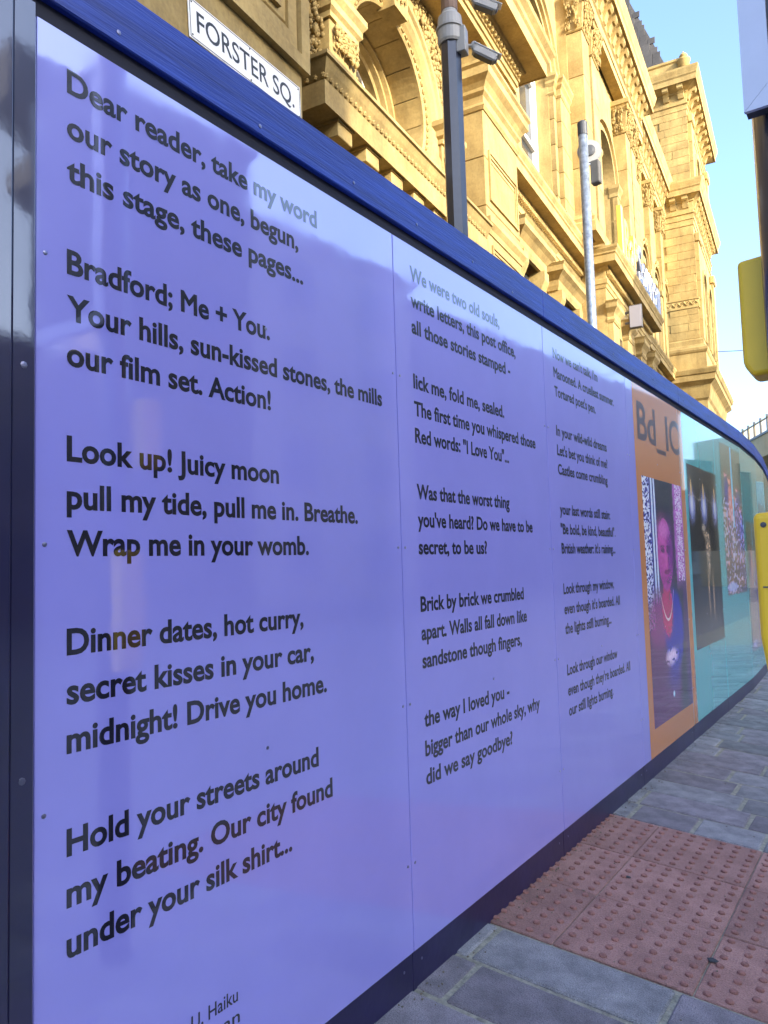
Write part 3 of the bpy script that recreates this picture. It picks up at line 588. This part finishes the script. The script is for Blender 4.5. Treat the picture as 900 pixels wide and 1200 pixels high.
for c in (30.05, 32.7, 35.0):
    part(MB().ring(c, 11.2, 4.8, [(.62,-.02),(.62,.10),(.7,.10),(.72,.06),(.8,.06),(.82,.16),(.92,.16),(.94,-.02)], 0, 180, 24), 'archivolt', parent=rs)
    b = MB(); b.poly(arch_outline(c-.62, c+.62, 8.7, 11.2), 0, -4.83, -4.79); part(b, 'pane', GLASS, rs)
    for e in (-1, 1):
        part(MB().cbox(-4.82, -4.64, c+e*.78-.16, c+e*.78+.16, 8.25, 11.0, .01), 'window_pier', parent=rs)
        part(MB().cbox(-4.82, -4.58, c+e*.78-.22, c+e*.78+.22, 11.0, 11.25, .02), 'impost', parent=rs)
    b = MB(); scroll(b, 4.7, c, 12.1, .16, .08); b.build('keystone', CARVE, rs, smooth=True)
for s_ in (28.4, 30.8, 33.2):
    hd = part(MB().sweep([(-4.8,s_),(-4.62,s_),(-4.62,s_+1.6),(-4.8,s_+1.6)], [(-.05,6.1),(.03,6.1),(.06,6.3),(.16,6.42),(.2,6.6),(-.05,6.66)]), 'window_hood', parent=rs)
# mansard roof
rf = MB(); rf.add([(-5.2,26,17.0),(-5.2,36.4,17.0),(-7.6,36.4,23.6),(-7.6,26,23.6),(-12,26,23.6),(-12,36.4,23.6)], [(0,1,2,3),(3,2,5,4)]); roof = rf.build('roof', SLATE, bd)
sm = MB(); sm.cbox(-.01, .02, -.17, .17, -.02, .30, .004); sm = sm.mesh('slate', SLATE); ang = math.atan2(2.4, 6.6)
for r_ in range(19):
    for i in range(15): 
        z_ = 18.2+r_*.28; put('slate', sm, roof, (-5.2-(z_-17)*2.4/6.6+.015, 31.2+i*.36+(r_ % 2)*.18, z_), (0, -ang-.06, 0))
# --- corner tower
tw = empty('corner_tower'); tw.parent = bd
T0s, T1s, TP = 35.6, 42.9, 3.45
twl = part(MB().box(-9, -TP-.03, T0s+.03, T1s, BASE, 21), 'wall', parent=tw)
q = random.Random(3)
z_ = 9.6
courses = []
while z_ < 20.3: courses.append(z_); z_ += .36
for j, z_ in enumerate(courses):
    if 10.95 < z_+.18 < 11.45 or 14.6 < z_ < 16.6: continue
    p = -4.95+(j % 2)*.3
    while p < -TP-.01:
        L_ = min(q.choice((.5,.62,.75)), -TP-p)
        if L_ > .12:
            bq = MB(); bq.cbox(p+.004, p+L_-.004, T0s-.004-q.uniform(0,.006), T0s+.06, z_+.004, z_+.356, .006); bq.build('stone_block', STONE, tw)
        p += L_
tp = [(-9,T0s),(-TP,T0s),(-TP,T1s),(-9,T1s)]
part(MB().sweep(tp, [(-.1,10.98),(.04,10.98),(.04,11.05),(.02,11.06),(.02,11.34),(.05,11.36),(.05,11.43),(-.1,11.43)]), 'carved_band', parent=tw)
carve('carved_foliage', tw, TP+.6, T0s-.02, T0s-.01, 11.1, 11.3, 2, 5, .05)
b = MB(); q = random.Random(8)
for i in range(44): b.blob((-TP-.05-i*.035, T0s-.03, 11.2+.06*math.sin(i*.9)), .04, (1,.7,1.2))
b.build('carved_foliage', CARVE, tw, smooth=True)
part(MB().sweep(tp, [(-.1,8.2),(.22,8.2),(.22,8.9),(.26,8.94),(.30,9.02),(.30,9.12),(.20,9.2),(.14,9.3),(.14,9.5),(.06,9.58),(-.1,9.6)]), 'pedestal', parent=tw)
part(MB().sweep(tp, [(-.1,5.4),(.05,5.4),(.10,5.6),(.06,5.7),(.20,5.9),(.28,6.1),(.16,6.2),(.16,6.8),(.24,6.9),(.30,7.2),(.34,7.45),(.52,7.6),(.55,7.62),(.55,7.86),(.60,7.9),(.66,8.08),(.66,8.14),(.0,8.22),(-.1,8.22)]), 'base_cornice', parent=tw)
b = MB()
for i in range(14): b.box(-TP-1.5+i*.12, -TP-1.44+i*.12, T0s-.34, T0s-.26, 7.38, 7.5)
for i in range(60): b.box(-TP+.26, -TP+.34, T0s+i*.12, T0s+.06+i*.12, 7.38, 7.5)
o = part(b, 'dentil_band', parent=tw); o['kind'] = 'stuff'
near = [(-TP-.28-i*.52, T0s, -math.pi/2) for i in range(3)]
cornice_run(tp, 14.72, .42, near+[(-TP, T0s+.25+i*.54, 0) for i in range(13)], tw)
cornice_run(tp, 19.75, .55, [(-TP-.2-i*.62, T0s, -math.pi/2) for i in range(3)]+[(-TP, T0s+.2+i*.8, 0) for i in range(9)], tw)
part(MB().sweep([(-9,T0s+.1),(-TP-.1,T0s+.1),(-TP-.1,T1s-.1),(-9,T1s-.1)], [(-.3,21.7),(.0,21.7),(.0,22.35),(.06,22.4),(.06,22.5),(-.3,22.55)]), 'parapet', parent=tw)
part(MB().box(-9, -TP-.4, T0s+.4, T1s-.4, 21.6, 21.9), 'roof_slab', SLATE, tw)
tr_ = part(MB().add([(-4.0,36.0,21.9),(-4.0,42.5,21.9),(-9,42.5,21.9),(-9,36.0,21.9),(-6.2,38.2,28.2),(-6.2,40.3,28.2),(-6.8,40.3,28.2),(-6.8,38.2,28.2)], [(0,1,5,4),(1,2,6,5),(2,3,7,6),(3,0,4,7),(4,5,6,7)]), 'tower_roof', SLATE, tw)
tsm = MB().cbox(-.17, .17, -.02, .012, -.02, .36, .004).mesh('slate', SLATE)
for r_ in range(18):
    z_ = 22.0+r_*.34; f_ = (z_-21.9)/6.3; x0_, x1_ = -9+f_*2.2, -4.0-f_*2.2
    for i in range(int((x1_-x0_)/.36)): put('slate', tsm, tr_, (x0_+.18+i*.36+(r_ % 2)*.12, 36.0+f_*2.2-.02, z_), (-math.atan2(2.2, 6.3)+.05, 0, 0))
part(MB().lathe((-TP-.02,T0s+.12,21.65), [(.26,0),(.26,.62),(.30,.66),(.30,.72),(.10,.76),(.09,.79),(.17,.86),(.18,.92),(.12,1.0),(.05,1.04),(.02,1.12)], 12), 'finial', CARVE, tw, smooth=True)
for s_ in (T0s+.25, T1s-1.0):
    for z0, z1 in ((9.6,14.0),(16.8,19.5)):
        stack('corner_pilaster', TP-.14, TP+.03, s_, s_+.75, z0, z1, .9, tw); part(MB().cbox(-TP-.02, -TP+.22, s_-.06, s_+.81, z1, z1+.4, .04), 'pilaster_capital', parent=tw)
for s_ in (37.6, 39.9):
    for z0, zs in ((9.8,12.6),(17,18.2)):
        part(MB().poly(arch_outline(s_, s_+1.3, z0, zs), 0, -TP-.06, -TP+.01), 'pane', GLASS, tw)
        part(MB().ring(s_+.65, zs, TP, [(.65,-.02),(.65,.12),(.85,.14),(.87,-.02)], 0, 180, 20), 'archivolt', parent=tw)
        for e in (-.2, 1.3): part(MB().cbox(-TP-.02, -TP+.12, s_+e, s_+e+.2, z0, zs, .01), 'window_pier', parent=tw)
# --- raised lettering standing on the porch cornice
ORI = (math.pi/2, 0, math.pi/2)
lt = empty('fascia_lettering'); lt.parent = bd; lt['label'] = 'gold and silver stand-up letters on the porch cornice'
part(MB().cbox(-4.0, -3.86, 21.15, 21.4, 8.15, 9.75, .01), 'upright_board', GOLD, lt)
yy = 21.6
for i, ch in enumerate('BaPSaunam'):
    me = text_mesh('letter', ch, 1.75 if ch.isupper() else 1.9, (.5 if ch.isupper() else .55), .02, extrude=.07); me.materials.append(GOLD if i < 3 else SILV)
    put('letter', me, lt, (-3.95, yy, 8.32), ORI); yy += .66
part(MB().box(-3.98, -3.92, 21.1, 27.5, 8.20, 8.28).box(-4.3,-3.95,22.0,22.04,8.2,8.25).box(-4.3,-3.95,26,26.04,8.2,8.25), 'letter_rail', DGREY, lt)

def wl(P, s, z): return bd.matrix_world @ Vector((-P, s, z))
bpy.context.view_layer.update()
# ------------------------------------------------------------------ street name plate on the pier
sg = empty('street_sign', tuple(Matrix.Translation(CAM) @ Matrix.Rotation(TH, 4, 'Z') @ Vector((-3.995, 4.35, 4.195))), 0, label='white street name plate reading FORSTER SQ. on the shaded stone pier', cat='street sign')
sg.rotation_euler = Matrix(((0,0,1),(1,0,0),(0,1,0))).to_euler(); sg.rotation_euler = (Matrix.Rotation(TH, 3, 'Z') @ Matrix(((0,0,1),(1,0,0),(0,1,0))) @ Matrix.Rotation(R(3.2), 3, 'Z')).to_euler()
SW, SH = 1.53, .335
me = rounded(MB().box(0, SW, 0, SH, 0, .012).mesh('plate', SIGNW), .003, 1); put('plate', me, sg)
b = MB(); t = .007
for x0, x1, y0, y1 in ((.012,SW-.012,.012,.012+t),(.012,SW-.012,SH-.012-t,SH-.012),(.012,.012+t,.012+t,SH-.012-t),(SW-.012-t,SW-.012,.012+t,SH-.012-t)): b.box(x0, x1, y0, y1, .0115, .0128)
b.build('border', SIGNB, sg)
me = text_mesh('lettering', 'FORSTER SQ.', .245, SW-.20, .0022, .05); me.materials.append(SIGNB); put('lettering', me, sg, (.09, .085, .0128))
for x, y_ in ((.035,.035),(.035,SH-.035),(SW-.035,.035),(SW-.035,SH-.035),(SW/2,.03),(SW/2,SH-.03)): MB().lathe((x,y_,.011), [(.008,0),(.008,.004),(.003,.006)], 8).build('screw', SIGNB, sg)

# ------------------------------------------------------------------ lamp post with two cameras, sign pole
lpx, lpy = -1.60, 5.47
ls_ = empty('lamp_post', (lpx, lpy, 0), R(12), label='dark blue octagonal lamp post with a grey collar behind the hoarding', cat='lamp post')
MB().tube((0,0,-.3), (0,0,5.66), .094, .087, 8).build('column', POSTM, ls_)
MB().lathe((0,0,5.62), [(.096,0),(.106,.02),(.108,.05),(.108,.12),(.120,.125),(.120,.145),(.108,.15),(.10,.24),(.07,.27),(.065,.30)], 24).build('collar', LGREY, ls_, smooth=False)
MB().tube((0,0,5.92), (0,0,9.5), .07, .05, 12).build('upper_column', mat('rusty_brown_paint', (.16,.09,.05), .6, .2, 9), ls_)
MB().cbox(.06,.14,-.05,.05,5.52,5.74,.006).build('bracket_plate', LGREY, ls_)
def cctv(loc, rz, pitch_, label):
    e = put('security_camera', None, None, loc, (0,0,rz), (.75,.75,.75), label=label, cat='camera', group='cameras on the lamp post')
    MB().tube((0,0,0), (.10,0,.0), .02, .02, 8).lathe((.10,0,0), [(.03,-.04),(.038,0),(.03,.04)], 10).build('bracket', LGREY, e)
    hs = MB().cbox(.10, .38, -.048, .048, -.042, .052, .012).build('housing', LGREY, e, rot=(0, pitch_, 0))
    MB().cbox(.08, .42, -.054, .054, .053, .063, .004).build('sun_shield', WHITE, hs); MB().lathe((.38,0,.0), [(.036,0),(.036,.012),(.02,.014)], 14, (1,0,0)).build('lens', DGREY, hs)
    MB().cbox(.13,.35,-.04,.04,-.054,-.043,.003).build('base_plate', DGREY, hs)
cctv((lpx+.10, lpy+.07, 5.62), R(38), R(26), 'white security camera just below the collar of the dark lamp post')
cctv((lpx+.10, lpy+.10, 6.06), R(36), R(22), 'white security camera above the collar, at the top edge')
sp = empty('sign_pole', (-.945, 6.77, 0), 0, label='slim galvanised pole with a round disc behind the blue rail', cat='pole')
MB().tube((0,0,-.3), (0,0,5.27), .042, .042, 16).build('pole', GALV, sp, smooth=True)
MB().lathe((0,0,5.27), [(.046,-.06),(.046,.06),(.03,.075)], 16).build('cap', DGREY, sp)
vd = Vector((.32,-.95,0))
MB().lathe((.035,.06,5.07), [(.05,-.03),(.10,-.02),(.112,0),(.108,.015),(.02,.02)], 24, (.45,-.9,0)).build('round_disc', LGREY, sp)
MB().lathe((.035,.06,5.07), [(.05,.022),(.05,.035),(.02,.04)], 16, (.45,-.9,0)).build('disc_hub', DGREY, sp)
me = rounded(MB().box(.045, .13, .02, .10, 4.74, 4.96).mesh('control_box', mat('weathered_grey_box', (.12,.11,.095), .6, .2, 9)), .012, 2); put('control_box', me, sp)
MB().tube((0,0,4.93), (.08,.05,4.93), .01).build('clamp', GREYM, sp)

# ------------------------------------------------------------------ pedestrian signal post at the right edge
sgp = empty('signal_post', (1.155, 1.80, -.10), 0, label='dark signal post with yellow push-button units at the right edge', cat='signal post')
MB().tube((-.014,-.004,-.1), (-.014,-.004,3.4), .058, .058, 24).build('post', POSTM, sgp, smooth=True)
ox, oy, oz = -1.155, -1.80, .10
brd = MB().box(1.083+.0+ox, 1.55+ox, 1.716+oy, 1.745+oy, 2.19+oz, 3.2+oz).build('backing_board', DGREY, sgp)
bw = .052; X0, X1, Z0, Z1 = 1.081+ox, 1.552+ox, 2.188+oz, 3.2+oz
for pts in ([(X0,Z0),(X0+bw,Z0+bw),(X0+bw,Z1-bw),(X0,Z1)], [(X0+.001,Z0),(X1,Z0),(X1-bw,Z0+bw),(X0+bw+.001,Z0+bw)], [(X1,Z0+.001),(X1,Z1),(X1-bw,Z1-bw),(X1-bw,Z0+bw+.001)]):
    MB().poly(pts, 1, 1.706+oy, 1.7155+oy).build('reflective_border', RWHITE, brd)
bx = MB().poly([(1.028+ox,1.925+oz),(1.16+ox,1.935+oz),(1.16+ox,1.665+oz),(1.045+ox,1.662+oz),(1.028+ox,1.69+oz)], 1, 1.84+oy, 1.93+oy)
me = rounded(bx.mesh('signal_unit', YEL), .010, 3); put('signal_unit', me, sgp, label='upper yellow housing beside the dark post')
bx = MB().poly([(1.040+ox,1.355+oz),(1.17+ox,1.360+oz),(1.17+ox,.915+oz),(1.056+ox,.912+oz),(1.050+ox,1.02+oz),(1.040+ox,1.10+oz)], 1, 1.755+oy, 1.86+oy)
me = rounded(bx.mesh('push_button_unit', YEL), .012, 3); pu = put('push_button_unit', me, sgp, label='lower yellow push-button housing')
for xx, zz in ((1.06,1.33),(1.085,.94)): MB().lathe((xx+ox,1.756+oy,zz+oz), [(.006,0),(.006,.003),(.002,.004)], 8, (0,-1,0)).build('screw', DGREY, pu)
MB().box(1.052+ox, 1.168+ox, 1.7535+oy, 1.7555+oy, 1.20+oz, 1.203+oz).build('seam', DGREY, pu)
MB().lathe((1.12+ox,1.752+oy,1.29+oz), [(.026,0),(.026,.012),(.012,.016)], 16, (0,-1,0)).build('button', DGREY, pu)

# ------------------------------------------------------------------ projecting sign on the porch, overhead wire
pj = empty('projecting_sign', tuple(wl(4.06, 22.0, 6.75)), TH, label='dark box sign on a bracket projecting from the porch under the lettering', cat='sign')
MB().cbox(.10, .45, 0, .12, -.25, .42, .01).build('sign_box', mat('brown_paint', (.05,.04,.03), .5), pj); MB().box(-.02, .12, .04, .08, .2, .26).box(-.02,.12,.04,.08,-.1,-.04).build('bracket', DGREY, pj)
MB().cbox(.12, .43, -.012, -.001, -.22, .39, .003).build('sign_face', mat('lilac_panel', (.26,.25,.28), .5), pj)
a_, c_ = wl(3.5, 42.5, 10.6), Vector((14.0, 26.0, 8.5)); wr = MB(); pts = [a_.lerp(c_, t/16)-Vector((0,0,1.6*4*(t/16)*(1-t/16)*.5)) for t in range(17)]
for i in range(16): wr.tube(pts[i], pts[i+1], .02, .02, 5)
wr.build('overhead_wire', DGREY, label='thin cable strung from the tower across the blue sky', cat='wire')

# ------------------------------------------------------------------ far building with railed terrace at the right edge
A, Bv = Vector((-8.6+1.305, 51.0, 0)), Vector((-2.6, 40.5, 0)); dd = (Bv-A).normalized(); fb = empty('terrace_building', tuple(A), math.atan2(dd.y, dd.x), label='pale stone building with a railed terrace beyond the end of the hoarding', cat='building')
Ln = (Bv-A).length; FST = mat('pale_far_stone', (.50, .41, .24), .85, .15, 1.2, .3, 8)
MB().box(0, Ln, .0, 12, 5.35+EZ, 6.5+EZ).build('fascia', FST, fb); MB().box(1.2, Ln, 1.2, 12, -.4, 5.35+EZ).build('wall', FST, fb)
MB().box(-.05, Ln, -.06, .4, 6.5+EZ, 6.62+EZ).build('coping', DGREY, fb); MB().box(0, Ln, .02, .08, 7.28+EZ, 7.36+EZ).build('handrail', FST, fb)
for i in range(11): MB().box(i*Ln/10-.05, i*Ln/10+.05, .0, .1, 6.6+EZ, 7.5+EZ).build('rail_post', DGREY, fb)
b = MB()
for i in range(int(Ln/.16)): b.box(i*.16, i*.16+.02, .04, .06, 6.6+EZ, 7.3+EZ)
o = b.build('balusters', FST, fb); o['kind'] = 'stuff'
for i in range(9): MB().box(2.2+i*2.9, 3.6+i*2.9, 1.14, 1.2, 1.5, 4.6).build('pane', GLASS, fb)

# ------------------------------------------------------------------ buildings across the street: they shade the hoarding and are mirrored in it
def opposite(name, label, y0, y1, top, m, x0=24, dep=14, storey=3.6, bayw=3.2, wfrac=.5, win=DULL):
    e = empty(name, tuple(CAM), TH, label=label, cat='building', group='buildings across the street')
    MB().box(x0, x0+dep, y0, y1, -1.65, top).build('wall', m, e)
    MB().sweep([(x0+dep,y1),(x0,y1),(x0,y0),(x0+dep,y0)], [(-.2,top-.7),(.1,top-.7),(.25,top-.45),(.4,top-.3),(.4,top-.05),(-.2,top)]).build('cornice', m, e)
    nb = max(1, int((y1-y0)/bayw)); bw_ = (y1-y0)/nb; ns = max(1, int((top+1.2)/storey)); ww, wh = bw_*wfrac, storey*.55
    gm = MB().box(x0-.02, x0+.02, -ww/2, ww/2, 0, wh).mesh('window', win)
    fm = MB().box(x0-.06, x0-.021, -ww/2-.08, -ww/2, 0, wh).box(x0-.06,x0-.021,ww/2,ww/2+.08,0,wh).box(x0-.10,x0-.021,-ww/2-.12,ww/2+.12,-.12,0).box(x0-.05,x0-.021,-.03,.03,0,wh).mesh('window_surround', m)
    for i in range(nb):
        for j in range(ns):
            z_ = -1.0+j*storey+.6
            if z_+wh > top-.8: continue
            wo = put('window', gm, e, (0, y0+(i+.5)*bw_, z_)); put('window_surround', fm, wo, (0,0,0))
    return e
opposite('opposite_block', 'tall block across the street left of the gap that shades the pier', -42, -4.3, 21, BRICK, dep=4)
opposite('opposite_block', 'four storey pale block across the street opposite the first panels', -4.3, 9.0, 11.4, CONC)
opposite('opposite_block', 'low block across the street under the notch of sky mirrored at the left', 9.0, 15.3, 8.4, BRICK)
tb = opposite('opposite_block', 'tall block with stepped balconies mirrored in the first lavender panel', 15.3, 23.0, 19.6, BRICK, dep=2.5)
for pg in ([(12.1,19.4),(12.1,17.5),(15.3,15.6),(15.3,19.4)], [(13.0,15.5),(13.0,14.5),(15.3,12.9),(15.3,15.55)], [(14.0,12.3),(14.2,11.2),(15.3,9.6),(15.3,12.8)]):
    MB().poly(pg, 0, 24.1, 26.2).build('balcony', BRICK, tb)
opposite('opposite_block', 'pale terrace across the street mirrored beside the tall block', 23.0, 35, 16.6, CONC, storey=4.4, bayw=4.1, wfrac=.36, win=HALF)
opposite('opposite_block', 'tan terrace across the street mirrored in the middle panel', 35.0, 52, 15.4, BRICK, storey=3.7, bayw=2.9, wfrac=.42, win=HALF)
opposite('opposite_block', 'dark brown terrace across the street mirrored in the orange panel', 52, 80, 15.5, DARKB)
opposite('opposite_block', 'low pale terrace across the street mirrored in the far teal panels', 80, 125, 7, CONC)
